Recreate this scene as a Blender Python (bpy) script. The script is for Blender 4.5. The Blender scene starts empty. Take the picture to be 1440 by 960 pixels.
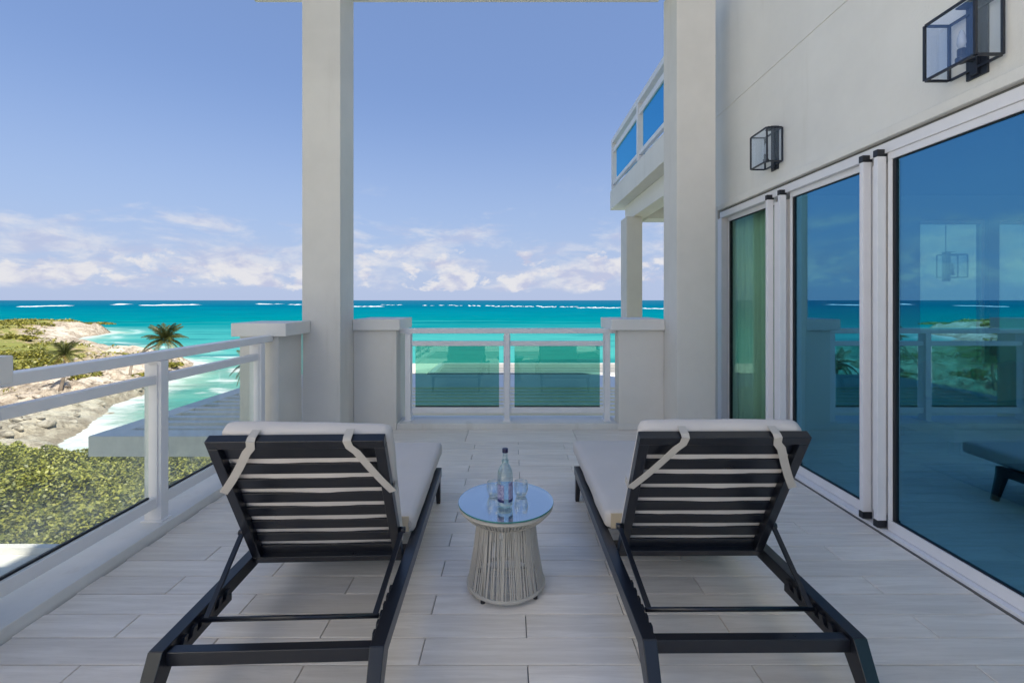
import bpy, bmesh, math, random
import numpy as np
from mathutils import Vector, Matrix, noise
S = bpy.context.scene
COL = S.collection
random.seed(7); RNG = np.random.default_rng(7)
R = math.radians

# ------------------------------------------------------------------ camera
cam_d = bpy.data.cameras.new('camera'); cam = bpy.data.objects.new('camera', cam_d); COL.objects.link(cam)
cam.location = (0, 0, 1.5); cam.rotation_euler = (R(90), 0, 0)
cam_d.sensor_width = 36; cam_d.lens = 655/1440*36
cam_d.shift_x = 0; cam_d.shift_y = -58/1440
cam_d.clip_start = .05; cam_d.clip_end = 80000
S.camera = cam
S.view_settings.view_transform = 'Standard'; S.view_settings.look = 'None'
S.view_settings.exposure = 0.96; S.view_settings.gamma = 1

# ------------------------------------------------------------------ light
SUN_EL, SUN_AZ = 50, 132      # azimuth clockwise from +Y: the sun stands behind the house, to the right
sd = Vector((math.sin(R(SUN_AZ))*math.cos(R(SUN_EL)), math.cos(R(SUN_AZ))*math.cos(R(SUN_EL)), math.sin(R(SUN_EL))))
sun_d = bpy.data.lights.new('sun', 'SUN'); sun = bpy.data.objects.new('sun', sun_d); COL.objects.link(sun)
sun_d.energy = 4.9; sun_d.angle = R(.5); sun_d.color = (1, .95, .87)
sun.rotation_euler = (-sd).to_track_quat('-Z', 'Y').to_euler()

W = bpy.data.worlds.new('World'); S.world = W; W.use_nodes = True
def world():
    nt = W.node_tree; N = nt.nodes; L = nt.links; N.clear()
    out = N.new('ShaderNodeOutputWorld'); bg = N.new('ShaderNodeBackground'); bg.inputs[1].default_value = .082
    sky = N.new('ShaderNodeTexSky'); sky.sky_type = 'NISHITA'; sky.sun_disc = False
    sky.sun_elevation = R(SUN_EL); sky.sun_rotation = R(SUN_AZ); sky.altitude = 20
    sky.air_density = 1.0; sky.dust_density = .6; sky.ozone_density = 2.2
    tc = N.new('ShaderNodeTexCoord'); sep = N.new('ShaderNodeSeparateXYZ'); L.new(tc.outputs['Generated'], sep.inputs[0])
    def M(op, a, b=None, c=None, clamp=False):
        n = N.new('ShaderNodeMath'); n.operation = op; n.use_clamp = clamp
        for i, v in enumerate((a, b, c)):
            if v is None: continue
            if isinstance(v, (int, float)): n.inputs[i].default_value = v
            else: L.new(v, n.inputs[i])
        return n.outputs[0]
    def sm(v, a, b):
        n = N.new('ShaderNodeMapRange'); n.interpolation_type = 'SMOOTHSTEP'
        L.new(v, n.inputs[0]); n.inputs[1].default_value = a; n.inputs[2].default_value = b
        return n.outputs[0]
    def cloud(scale, zs, seed, detail=7, rough=.55, dist=.3):
        mp = N.new('ShaderNodeMapping'); mp.inputs['Scale'].default_value = (scale, scale, scale*zs)
        mp.inputs['Location'].default_value = (seed, seed*.7, seed*.3)
        L.new(tc.outputs['Generated'], mp.inputs[0])
        n = N.new('ShaderNodeTexNoise'); n.inputs['Scale'].default_value = 1; n.inputs['Detail'].default_value = detail
        n.inputs['Roughness'].default_value = rough; n.inputs['Distortion'].default_value = dist
        L.new(mp.outputs[0], n.inputs[0]); return n.outputs[0]
    z = sep.outputs[2]
    # grade of the clear sky: slightly violet blue, paler to the horizon
    g = N.new('ShaderNodeMix'); g.data_type = 'RGBA'; g.blend_type = 'MULTIPLY'; g.inputs[0].default_value = 1
    L.new(sky.outputs[0], g.inputs[6]); g.inputs[7].default_value = (.96, .97, 1.02, 1)
    fl = N.new('ShaderNodeMix'); fl.data_type = 'RGBA'; fl.inputs[0].default_value = .6; L.new(g.outputs[2], fl.inputs[6]); fl.inputs[7].default_value = (1.45, 2.25, 4.4, 1)
    hz = N.new('ShaderNodeMix'); hz.data_type = 'RGBA'
    L.new(M('MULTIPLY', sm(z, .42, .0), .85), hz.inputs[0]); L.new(fl.outputs[2], hz.inputs[6]); hz.inputs[7].default_value = (2.7, 3.4, 4.9, 1)
    # broken cumulus bank low over the sea
    c1 = cloud(13, 1.7, 3.1, 8, .6, .2); band = M('MULTIPLY', sm(z, .0, .03), sm(z, .155, .06))
    m1 = sm(M('ADD', c1, M('MULTIPLY', M('SUBTRACT', band, 1), .3)), .47, .56)
    c2 = cloud(6, 3.2, 8.4, 7, .6, .3); band2 = M('MULTIPLY', sm(z, .0, .03), sm(z, .24, .10))
    m2 = M('MULTIPLY', sm(M('ADD', c2, M('MULTIPLY', M('SUBTRACT', band2, 1), .3)), .40, .62), .72)
    c3 = cloud(3.1, 1.6, 25.7, 9, .62, .5)
    m3 = M('MULTIPLY', M('MULTIPLY', sm(c3, .60, .74), sm(z, .1, .3)), .4)
    low = M('MULTIPLY', sm(z, .16, .01), .35)
    lit = cloud(16, 2.2, 5.2, 5)
    cc = N.new('ShaderNodeMix'); cc.data_type = 'RGBA'; L.new(sm(lit, .36, .58), cc.inputs[0])
    cc.inputs[6].default_value = (3.3, 3.55, 4.7, 1); cc.inputs[7].default_value = (4.9, 4.9, 5.15, 1)
    col = hz.outputs[2]
    for m in (low, m3, m2, m1):
        mx = N.new('ShaderNodeMix'); mx.data_type = 'RGBA'; L.new(m, mx.inputs[0]); L.new(col, mx.inputs[6])
        if m is low: mx.inputs[7].default_value = (3.3, 3.6, 4.8, 1)
        else: L.new(cc.outputs[2], mx.inputs[7])
        col = mx.outputs[2]
    L.new(col, bg.inputs[0]); L.new(bg.outputs[0], out.inputs[0])
world()

# ------------------------------------------------------------------ helpers
class NT:
    def __init__(s, name):
        s.m = bpy.data.materials.new(name); s.m.use_nodes = True
        s.t = s.m.node_tree; s.N = s.t.nodes; s.L = s.t.links; s.N.clear()
        s.out = s.N.new('ShaderNodeOutputMaterial')
    def n(s, kind, **kw):
        nd = s.N.new('ShaderNode'+kind)
        for k, v in kw.items(): setattr(nd, k, v)
        return nd
    def set(s, sock, v):
        if isinstance(v, bpy.types.NodeSocket): s.L.new(v, sock)
        elif isinstance(v, (tuple, list)) and len(v) == 3 and sock.type == 'RGBA': sock.default_value = (*v, 1)
        else: sock.default_value = v
    def math(s, op, a, b=0, clamp=False):
        nd = s.n('Math', operation=op, use_clamp=clamp); s.set(nd.inputs[0], a); s.set(nd.inputs[1], b); return nd.outputs[0]
    def sm(s, v, a, b, lo=0, hi=1):
        nd = s.n('MapRange', interpolation_type='SMOOTHSTEP'); s.set(nd.inputs[0], v)
        for i, x in ((1, a), (2, b), (3, lo), (4, hi)): nd.inputs[i].default_value = x
        return nd.outputs[0]
    def mix(s, f, a, b, bt='MIX'):
        nd = s.n('Mix', data_type='RGBA', blend_type=bt); s.set(nd.inputs[0], f); s.set(nd.inputs[6], a); s.set(nd.inputs[7], b); return nd.outputs[2]
    def pos(s, scale=(1,1,1), obj=True, rot=(0,0,0)):
        src = s.n('TexCoord').outputs['Object'] if obj else s.n('NewGeometry').outputs['Position']
        mp = s.n('Mapping'); s.L.new(src, mp.inputs[0]); mp.inputs['Scale'].default_value = scale; mp.inputs['Rotation'].default_value = rot
        return mp.outputs[0]
    def noise(s, vec, scale, detail=4, rough=.5, dist=0):
        nd = s.n('TexNoise'); s.L.new(vec, nd.inputs['Vector']); nd.inputs['Scale'].default_value = scale
        nd.inputs['Detail'].default_value = detail; nd.inputs['Roughness'].default_value = rough; nd.inputs['Distortion'].default_value = dist
        return nd.outputs[0]
    def bump(s, h, strength=.3, dist=.01):
        nd = s.n('Bump'); nd.inputs['Strength'].default_value = strength; nd.inputs['Distance'].default_value = dist; s.L.new(h, nd.inputs['Height']); return nd.outputs[0]
    def bsdf(s, color, rough=.6, metal=0, spec=.5, normal=None, **kw):
        b = s.n('BsdfPrincipled'); s.set(b.inputs['Base Color'], color); s.set(b.inputs['Roughness'], rough)
        b.inputs['Metallic'].default_value = metal; s.set(b.inputs['Specular IOR Level'], spec)
        if normal is not None: s.L.new(normal, b.inputs['Normal'])
        for k, v in kw.items(): s.set(b.inputs[k], v)
        s.L.new(b.outputs[0], s.out.inputs[0]); return b

def paint(name, col, rough=.6, var=.06, bscale=90, bstr=.15, stain=.0):
    t = NT(name); p = t.pos(obj=False)
    n1 = t.noise(p, 1.3, 5, .6); n2 = t.noise(p, bscale, 3, .6)
    c = t.mix(t.sm(n1, .3, .7), tuple(x*(1-var) for x in col), tuple(min(1, x*(1+var*.5)) for x in col))
    if stain:
        n3 = t.noise(t.pos((3, 3, .35), obj=False), 1.5, 6, .65)
        c = t.mix(t.math('MULTIPLY', t.sm(n3, .55, .75), stain), c, (col[0]*.62, col[1]*.58, col[2]*.5))
    t.bsdf(c, rough, normal=t.bump(n2, bstr, .004)); return t.m

def metal(name, col, rough=.4, spec=.5, var=.08):
    t = NT(name); p = t.pos(obj=False); n1 = t.noise(p, 6, 5, .6); n2 = t.noise(p, 260, 2)
    c = t.mix(n1, tuple(x*(1-var) for x in col), tuple(x*(1+var) for x in col))
    t.bsdf(c, t.math('ADD', t.math('MULTIPLY', n1, .15), rough-.07), spec=spec, normal=t.bump(n2, .06, .001)); return t.m

def glassy(name, refl, trans, f0, f1, milk=0, rough=0.0):
    """thin sheet: fresnel-weighted mirror over a tinted clear body; milk = dirt film"""
    t = NT(name)
    g = t.n('BsdfGlossy'); g.inputs['Roughness'].default_value = rough; g.inputs['Color'].default_value = (*refl, 1)
    tr = t.n('BsdfTransparent'); tr.inputs[0].default_value = (*trans, 1)
    lw = t.n('LayerWeight'); lw.inputs[0].default_value = .35
    f = t.sm(lw.outputs['Facing'], 0, 1, f0, f1)
    body = tr.outputs[0]
    if milk:
        p = t.pos(obj=False); d = t.n('BsdfDiffuse'); d.inputs[0].default_value = (.75, .78, .76, 1)
        sep = t.n('SeparateXYZ'); t.L.new(p, sep.inputs[0])
        low = t.sm(sep.outputs[2], .95, .15, .25, 1)
        m = t.math('MULTIPLY', t.math('MULTIPLY', t.sm(t.noise(p, 1.7, 6, .7), .3, .75), low), milk)
        ms = t.n('MixShader'); t.L.new(m, ms.inputs[0]); t.L.new(body, ms.inputs[1]); t.L.new(d.outputs[0], ms.inputs[2]); body = ms.outputs[0]
    ms = t.n('MixShader'); t.L.new(f, ms.inputs[0]); t.L.new(body, ms.inputs[1]); t.L.new(g.outputs[0], ms.inputs[2])
    t.L.new(ms.outputs[0], t.out.inputs[0]); return t.m

class MB:
    """collects shapes into one mesh"""
    def __init__(s): s.v = []; s.f = []; s.mi = []
    def quad(s, pts, mi=0):
        b = len(s.v); s.v += [tuple(p) for p in pts]; s.f.append(tuple(range(b, b+len(pts)))); s.mi.append(mi); return s
    def box(s, x0, x1, y0, y1, z0, z1, mi=0):
        b = len(s.v)
        s.v += [(x0,y0,z0),(x1,y0,z0),(x1,y1,z0),(x0,y1,z0),(x0,y0,z1),(x1,y0,z1),(x1,y1,z1),(x0,y1,z1)]
        for f in ((3,2,1,0),(4,5,6,7),(0,1,5,4),(1,2,6,5),(2,3,7,6),(3,0,4,7)): s.f.append(tuple(b+i for i in f)); s.mi.append(mi)
        return s
    def hexa(s, bot, top, mi=0):
        b = len(s.v); s.v += [tuple(p) for p in bot]+[tuple(p) for p in top]
        for f in ((3,2,1,0),(4,5,6,7),(0,1,5,4),(1,2,6,5),(2,3,7,6),(3,0,4,7)): s.f.append(tuple(b+i for i in f)); s.mi.append(mi)
        return s
    def bar(s, a, b, w, h, up=(0,0,1), mi=0):
        a = Vector(a); b = Vector(b); d = (b-a).normalized(); up = Vector(up)
        x = d.cross(up).normalized(); y = x.cross(d).normalized()
        q = lambda p: [p-x*w/2-y*h/2, p+x*w/2-y*h/2, p+x*w/2+y*h/2, p-x*w/2+y*h/2]
        return s.hexa(q(a), q(b), mi)
    def tube(s, pts, rad, n=8, mi=0, closed=False):
        pts = [Vector(p) for p in pts]; k = len(pts)
        rad = rad if isinstance(rad, (list, tuple)) else [rad]*k
        b = len(s.v); prev = None
        for i, p in enumerate(pts):
            if closed: d = (pts[(i+1) % k]-pts[i-1]).normalized()
            else: d = (pts[min(i+1, k-1)]-pts[max(i-1, 0)]).normalized()
            if prev is None: prev = d.orthogonal().normalized()
            x = (prev-d*prev.dot(d)).normalized(); prev = x; y = d.cross(x)
            for j in range(n):
                a = 2*math.pi*j/n; s.v.append(tuple(p+(x*math.cos(a)+y*math.sin(a))*rad[i]))
        for i in range(k if closed else k-1):
            i2 = (i+1) % k
            for j in range(n):
                s.f.append((b+i*n+j, b+i*n+(j+1)%n, b+i2*n+(j+1)%n, b+i2*n+j)); s.mi.append(mi)
        if not closed:
            s.f.append(tuple(b+j for j in range(n))[::-1]); s.mi.append(mi)
            s.f.append(tuple(b+(k-1)*n+j for j in range(n))); s.mi.append(mi)
        return s
    def lathe(s, prof, cx=0, cy=0, n=32, mi=0, a0=0, a1=2*math.pi):
        b = len(s.v); full = abs(a1-a0-2*math.pi) < 1e-6; m = n if full else n+1
        for r, z in prof:
            for j in range(m):
                a = a0+(a1-a0)*j/n; s.v.append((cx+r*math.cos(a), cy+r*math.sin(a), z))
        for i in range(len(prof)-1):
            for j in range(n):
                j2 = (j+1) % m if full else j+1
                s.f.append((b+i*m+j, b+i*m+j2, b+(i+1)*m+j2, b+(i+1)*m+j)); s.mi.append(mi)
        return s
    def build(s, name, mat, parent=None, bevel=0, smooth=False, loc=None):
        me = bpy.data.meshes.new(name); me.from_pydata(s.v, [], s.f)
        for m in (mat if isinstance(mat, (list, tuple)) else [mat]): me.materials.append(m)
        if any(s.mi): me.polygons.foreach_set('material_index', s.mi)
        if smooth: me.polygons.foreach_set('use_smooth', [True]*len(me.polygons))
        me.update()
        return link(name, me, parent, bevel, loc)
def link(name, me, parent=None, bevel=0, loc=None):
    o = bpy.data.objects.new(name, me); COL.objects.link(o)
    if parent: o.parent = parent
    if loc is not None: o.location = loc
    if bevel:
        m = o.modifiers.new('bevel', 'BEVEL'); m.width = bevel; m.segments = 2; m.limit_method = 'ANGLE'; m.harden_normals = True
        me.polygons.foreach_set('use_smooth', [True]*len(me.polygons))
    return o
def tag(o, label=None, cat=None, group=None, kind=None):
    if label: o['label'] = label
    if cat: o['category'] = cat
    if group: o['group'] = group
    if kind: o['kind'] = kind
    return o
def thing(name, label, cat, loc=(0,0,0), rz=0, group=None):
    o = bpy.data.objects.new(name, None); COL.objects.link(o); o.location = loc; o.rotation_euler = (0,0,rz); o.empty_display_size = .2
    return tag(o, label, cat, group)
def copy_tree(o, parent=None):
    c = o.copy(); COL.objects.link(c); c.parent = parent
    for ch in [x for x in KIDS.get(o.name, [])]: copy_tree(ch, c)
    return c
KIDS = {}
def index_kids():
    KIDS.clear()
    for o in bpy.data.objects:
        if o.parent: KIDS.setdefault(o.parent.name, []).append(o)
def npmesh(name, V, F, mat, attrs=None, smooth=False, mi=None):
    me = bpy.data.meshes.new(name); V = np.asarray(V, np.float32); F = np.asarray(F, np.int32); k = F.shape[1]
    me.vertices.add(len(V)); me.vertices.foreach_set('co', V.ravel())
    me.loops.add(F.size); me.loops.foreach_set('vertex_index', F.ravel())
    me.polygons.add(len(F)); me.polygons.foreach_set('loop_start', np.arange(0, F.size, k, dtype=np.int32))
    for m in (mat if isinstance(mat, (list, tuple)) else [mat]): me.materials.append(m)
    if mi is not None: me.polygons.foreach_set('material_index', np.asarray(mi, np.int32))
    if smooth: me.polygons.foreach_set('use_smooth', np.ones(len(F), bool))
    for an, av in (attrs or {}).items():
        a = me.attributes.new(an, 'FLOAT', 'POINT'); a.data.foreach_set('value', np.asarray(av, np.float32))
    me.update(calc_edges=True); return me

# ------------------------------------------------------------------ materials
m_wall = paint('white_render', (.72, .69, .635), .75, .06, 60, .4, .22)
m_upper = paint('warm_white_render', (.80, .78, .73), .75, .05, 70, .4, .14)
m_trim = metal('white_powdercoat', (.80, .79, .79), .38)
m_frame = metal('white_door_aluminium', (.80, .79, .81), .36)
m_black = metal('black_cap_plastic', (.012, .013, .017), .4)
m_dark = metal('charcoal_aluminium', (.006, .008, .014), .30, .6, .04)
m_lant = metal('dark_lantern_metal', (.014, .018, .028), .4)
m_joint = metal('grey_joint_seal', (.16, .155, .15), .7)
m_gasket = metal('black_gasket', (.01, .012, .016), .6)
m_ledge = paint('pale_ledge_stone', (.74, .72, .68), .6, .10, 45, .2, .3)
m_glass_door = glassy('coated_door_glass', (.17, .47, .70), (.78, .93, .84), .50, .58)
m_glass_plain = glassy('plain_door_glass', (.3, .6, .6), (.80, .94, .86), .07, .16)
m_glass_clear = glassy('clear_rail_glass', (.8, .9, .9), (.95, .98, .96), .03, .35, milk=.34)
m_glass_green = glassy('green_rail_glass', (.5, .8, .72), (.46, .72, .66), .09, .5)
m_glass_blue = glassy('blue_balcony_glass', (.16, .58, .82), (.35, .6, .7), .65, .95)
m_glass_lamp = glassy('lantern_glass', (.7, .85, 1), (.95, .97, 1), .05, .35)
m_glass_top = glassy('table_glass', (1, 1, 1), (.86, .95, .95), .30, .85)
m_glass_ware = glassy('drinking_glass', (1, 1, 1), (.93, .95, .96), .05, .8)
m_bottle = glassy('bottle_glass', (.9, 1, 1), (.80, .88, .90), .06, .85)
def fabric(name, col):
    t = NT(name); p = t.pos(); n1 = t.noise(p, 4, 5, .6)
    w1 = t.n('TexWave', wave_type='BANDS', bands_direction='X'); w1.inputs['Scale'].default_value = 160; t.L.new(p, w1.inputs[0])
    w2 = t.n('TexWave', wave_type='BANDS', bands_direction='Y'); w2.inputs['Scale'].default_value = 160; t.L.new(p, w2.inputs[0])
    h = t.math('ADD', t.math('MULTIPLY', t.math('ADD', w1.outputs[1], w2.outputs[1]), .25), t.math('MULTIPLY', n1, 1.2))
    t.bsdf(t.mix(n1, tuple(x*.88 for x in col), col), .9, spec=.2, normal=t.bump(h, .35, .004)); return t.m
m_fabric = fabric('off_white_canvas', (.70, .655, .62))
m_band = fabric('cream_zip_band', (.62, .52, .38))
m_strap = fabric('grey_beige_webbing', (.55, .52, .48))
m_cord = fabric('taupe_rope', (.56, .52, .46))
def tile_mat():
    t = NT('whitewashed_wood_tile'); p = t.pos((1.2, 14, 1), obj=False)
    oi = t.n('ObjectInfo'); off = t.n('VectorMath', operation='ADD')
    cb = t.n('CombineXYZ'); t.set(cb.inputs[0], t.math('MULTIPLY', oi.outputs['Random'], 37.0)); t.set(cb.inputs[1], t.math('MULTIPLY', oi.outputs['Random'], 91.0))
    t.L.new(p, off.inputs[0]); t.L.new(cb.outputs[0], off.inputs[1])
    n1 = t.noise(off.outputs[0], 1.6, 7, .65, .6); n2 = t.noise(off.outputs[0], 7, 5, .6, .3)
    c = t.mix(t.sm(n1, .3, .72), (.73, .65, .57), (.88, .80, .72))
    c = t.mix(t.math('MULTIPLY', t.sm(n2, .55, .75), .35), c, (.60, .53, .45))
    v = t.math('ADD', t.math('MULTIPLY', oi.outputs['Random'], .15), .93)
    hs = t.n('HueSaturation'); t.set(hs.inputs['Value'], v); t.L.new(c, hs.inputs['Color'])
    t.bsdf(hs.outputs[0], t.sm(n2, .2, .8, .36, .55), spec=.45, normal=t.bump(n2, .12, .003)); return t.m
m_tile = tile_mat()
m_grout = paint('grey_grout', (.27, .26, .25), .9)
def leafmat(name, a, b, c, sc=.35):
    t = NT(name); p = t.pos(obj=False); n1 = t.noise(p, sc, 3); n2 = t.noise(p, 9, 2)
    at = t.n('Attribute', attribute_name='tone')
    k = t.mix(t.sm(t.math('ADD', t.math('MULTIPLY', n1, .5), t.math('MULTIPLY', at.outputs['Fac'], .5)), .25, .75), a, b)
    k = t.mix(t.sm(n2, .55, .8), k, c)
    bs = t.n('BsdfPrincipled'); t.set(bs.inputs['Base Color'], k); bs.inputs['Roughness'].default_value = .45; bs.inputs['Specular IOR Level'].default_value = .4
    tl = t.n('BsdfTranslucent'); t.set(tl.inputs[0], k); ms = t.n('MixShader'); ms.inputs[0].default_value = .28
    t.L.new(bs.outputs[0], ms.inputs[1]); t.L.new(tl.outputs[0], ms.inputs[2]); t.L.new(ms.outputs[0], t.out.inputs[0]); return t.m
m_leaf = leafmat('sea_grape_leaf', (.12, .14, .026), (.37, .36, .065), (.45, .40, .12))
m_bushleaf = leafmat('coastal_bush_leaf', (.10, .11, .02), (.28, .26, .045), (.32, .27, .08))
m_frond = leafmat('palm_frond', (.05, .062, .014), (.15, .14, .03), (.30, .20, .05), 1.5)
m_dryfrond = leafmat('dry_palm_frond', (.32, .24, .06), (.48, .38, .08), (.35, .25, .12), 1.5)
m_bark = paint('palm_bark', (.20, .16, .12), .9, .3, 12, .6)
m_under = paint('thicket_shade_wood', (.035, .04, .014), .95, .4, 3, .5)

# ------------------------------------------------------------------ coast, terrain, sea
SEA = -14.0
COAST = np.array([(260,44),(60,36),(0,34),(-25,36),(-40,42),(-49.2,50),(-51,55),(-54.4,60.4),(-56,64),(-59,68),(-60.6,76),(-65,84),(-68.9,94),(-73,103),(-75.6,110),
 (-79,115),(-88,119),(-98,130),(-108,136),(-118,139),(-126,147),(-144,157),(-158,166),(-172,184),(-181,195),(-183,205),(-192,222),(-215,244),(-250,252),(-282,262),(-420,300),(-900,340),(-900,-300),(260,-300)], float)
def sdist(P):
    """signed distance to the coast, positive inland"""
    P = np.asarray(P, float); d = np.full(len(P), 1e18); ins = np.zeros(len(P), bool); n = len(COAST)
    for i in range(n):
        a = COAST[i]; b = COAST[(i+1) % n]; ab = b-a
        t = np.clip(((P-a)@ab)/(ab@ab), 0, 1); q = a+t[:, None]*ab
        d = np.minimum(d, ((P-q)**2).sum(1))
        c = (a[1] > P[:, 1]) != (b[1] > P[:, 1])
        with np.errstate(divide='ignore', invalid='ignore'):
            xi = (b[0]-a[0])*(P[:, 1]-a[1])/(b[1]-a[1]+1e-12)+a[0]
        ins ^= c & (P[:, 0] < xi)
    return np.sqrt(d)*np.where(ins, 1, -1)
def fbm(x, y, s, o=4):
    return np.array([noise.fractal(Vector((a/s, b/s, 3.7)), 1, 2, o) for a, b in zip(x, y)])
def height(P):
    P = np.asarray(P, float); d = sdist(P); x, y = P[:, 0], P[:, 1]
    n1 = fbm(x, y, 9); n2 = fbm(x+50, y-20, 2.6, 3); n3 = fbm(x-90, y+33, 34, 3)
    dd = d+n1*3.0*np.clip(d/6, 0, 1)
    near = 1/(1+np.exp((y-45)/4))*(1/(1+np.exp(-(x+62)/6)))
    head = np.exp(-((x+205)/40)**2-((y-215)/30)**2)
    h = np.where(dd > 0, .35+1.5*(1-np.exp(-dd/1.2))+.13*np.minimum(dd, 22), .4*d)
    q = .95; hs = np.floor(h/q)*q+q*np.clip(((h/q)%1-.55)/.3, 0, 1); h = np.where(h > .5, h*.4+hs*.6, h)
    h = np.minimum(h, 4.3+n3*.8)+(n2*.8-np.clip(.22-np.abs(n2),0,1)*4.0)*np.clip(d/3, 0, 1)*np.clip((30-d)/18, .25, 1)
    ridge = np.clip(1-np.abs(n1)*3.2, 0, 1); h -= ridge*.7*np.clip(d/4, 0, 1)*np.clip((24-d)/10, 0, 1)
    h += head*2.2*np.clip(d/3, 0, 1)
    h = h*(1-near)+near*np.clip(.12*d+.3, -5, 3.6)
    h += np.clip((-x-120)/200, 0, 1)*np.clip(d/25, 0, 1)*np.clip((170-y)/40, 0, 1)*1.2
    h = np.where(d < 0, np.maximum(.4*d, -6), h)
    return SEA+h
def ground(x, y): return float(height(np.array([(x, y)]))[0])
def land_mat():
    t = NT('rocky_coast_ground'); p = t.pos(obj=False); g = t.n('NewGeometry'); sn = t.n('SeparateXYZ'); t.L.new(g.outputs['Normal'], sn.inputs[0])
    sp = t.n('SeparateXYZ'); t.L.new(g.outputs['Position'], sp.inputs[0])
    n1 = t.noise(p, .12, 6, .6); n2 = t.noise(p, .9, 6, .65); n3 = t.noise(p, 4, 4, .6); n4 = t.noise(p, .05, 4, .6)
    rock = t.mix(t.sm(n2, .35, .65), (.20, .16, .115), (.43, .37, .285)); rock = t.mix(t.sm(n3, .56, .72), rock, (.09, .062, .045))
    at = t.n('Attribute', attribute_name='inland')
    pale = t.mix(n2, (.42, .37, .29), (.56, .50, .41))
    rock = t.mix(t.sm(n1, .47, .62), rock, pale)
    grass = t.mix(t.sm(n2, .35, .7), (.30, .25, .11), (.21, .22, .055)); grass = t.mix(t.sm(n4, .45, .6), grass, (.30, .23, .12))
    hgt = t.math('ADD', t.math('SUBTRACT', at.outputs['Fac'], 15), t.math('MULTIPLY', t.math('SUBTRACT', n1, .5), 22))
    c = t.mix(t.sm(hgt, -2, 2), rock, grass); c = t.mix(t.math('MULTIPLY', t.sm(t.math('ADD', hgt, t.math('MULTIPLY', t.math('SUBTRACT', n2, .5), 30)), 1, 5), .8), c, (.16, .18, .04))
    wet = t.math('MULTIPLY', t.sm(sp.outputs[2], SEA+.9, SEA+.3), .5)
    c = t.mix(wet, c, (.22, .17, .12))
    t.bsdf(c, .9, spec=.2, normal=t.bump(t.math('ADD', n2, t.math('MULTIPLY', n3, .4)), .8, .5)); return t.m
def axis(*segs):
    out = [segs[0][0]]
    for a, b, st in segs:
        n = max(1, int(round((b-a)/st))); out += list(a+(b-a)*np.arange(1, n+1)/n)
    return np.array(out)
def grid(xs, ys):
    X, Y = np.meshgrid(xs, ys); nx, ny = len(xs), len(ys); i = np.arange(nx*ny).reshape(ny, nx)
    F = np.stack([i[:-1, :-1], i[:-1, 1:], i[1:, 1:], i[1:, :-1]], -1).reshape(-1, 4)
    return X.ravel(), Y.ravel(), F
def make_land():
    X, Y, F = grid(axis((-900,-400,60),(-400,-210,8),(-210,-125,2),(-125,-44,.8),(-44,-20,2.5),(-20,260,20)), axis((-300,-20,40),(-20,30,6),(30,122,.8),(122,270,2.2),(270,350,10)))
    P = np.stack([X, Y], 1); d = sdist(P); Z = height(P)
    me = npmesh('coastal_ground', np.stack([X, Y, Z], 1), F, land_mat(), {'inland': d}, True)
    tag(link('coastal_ground', me), kind='structure')
make_land()
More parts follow.
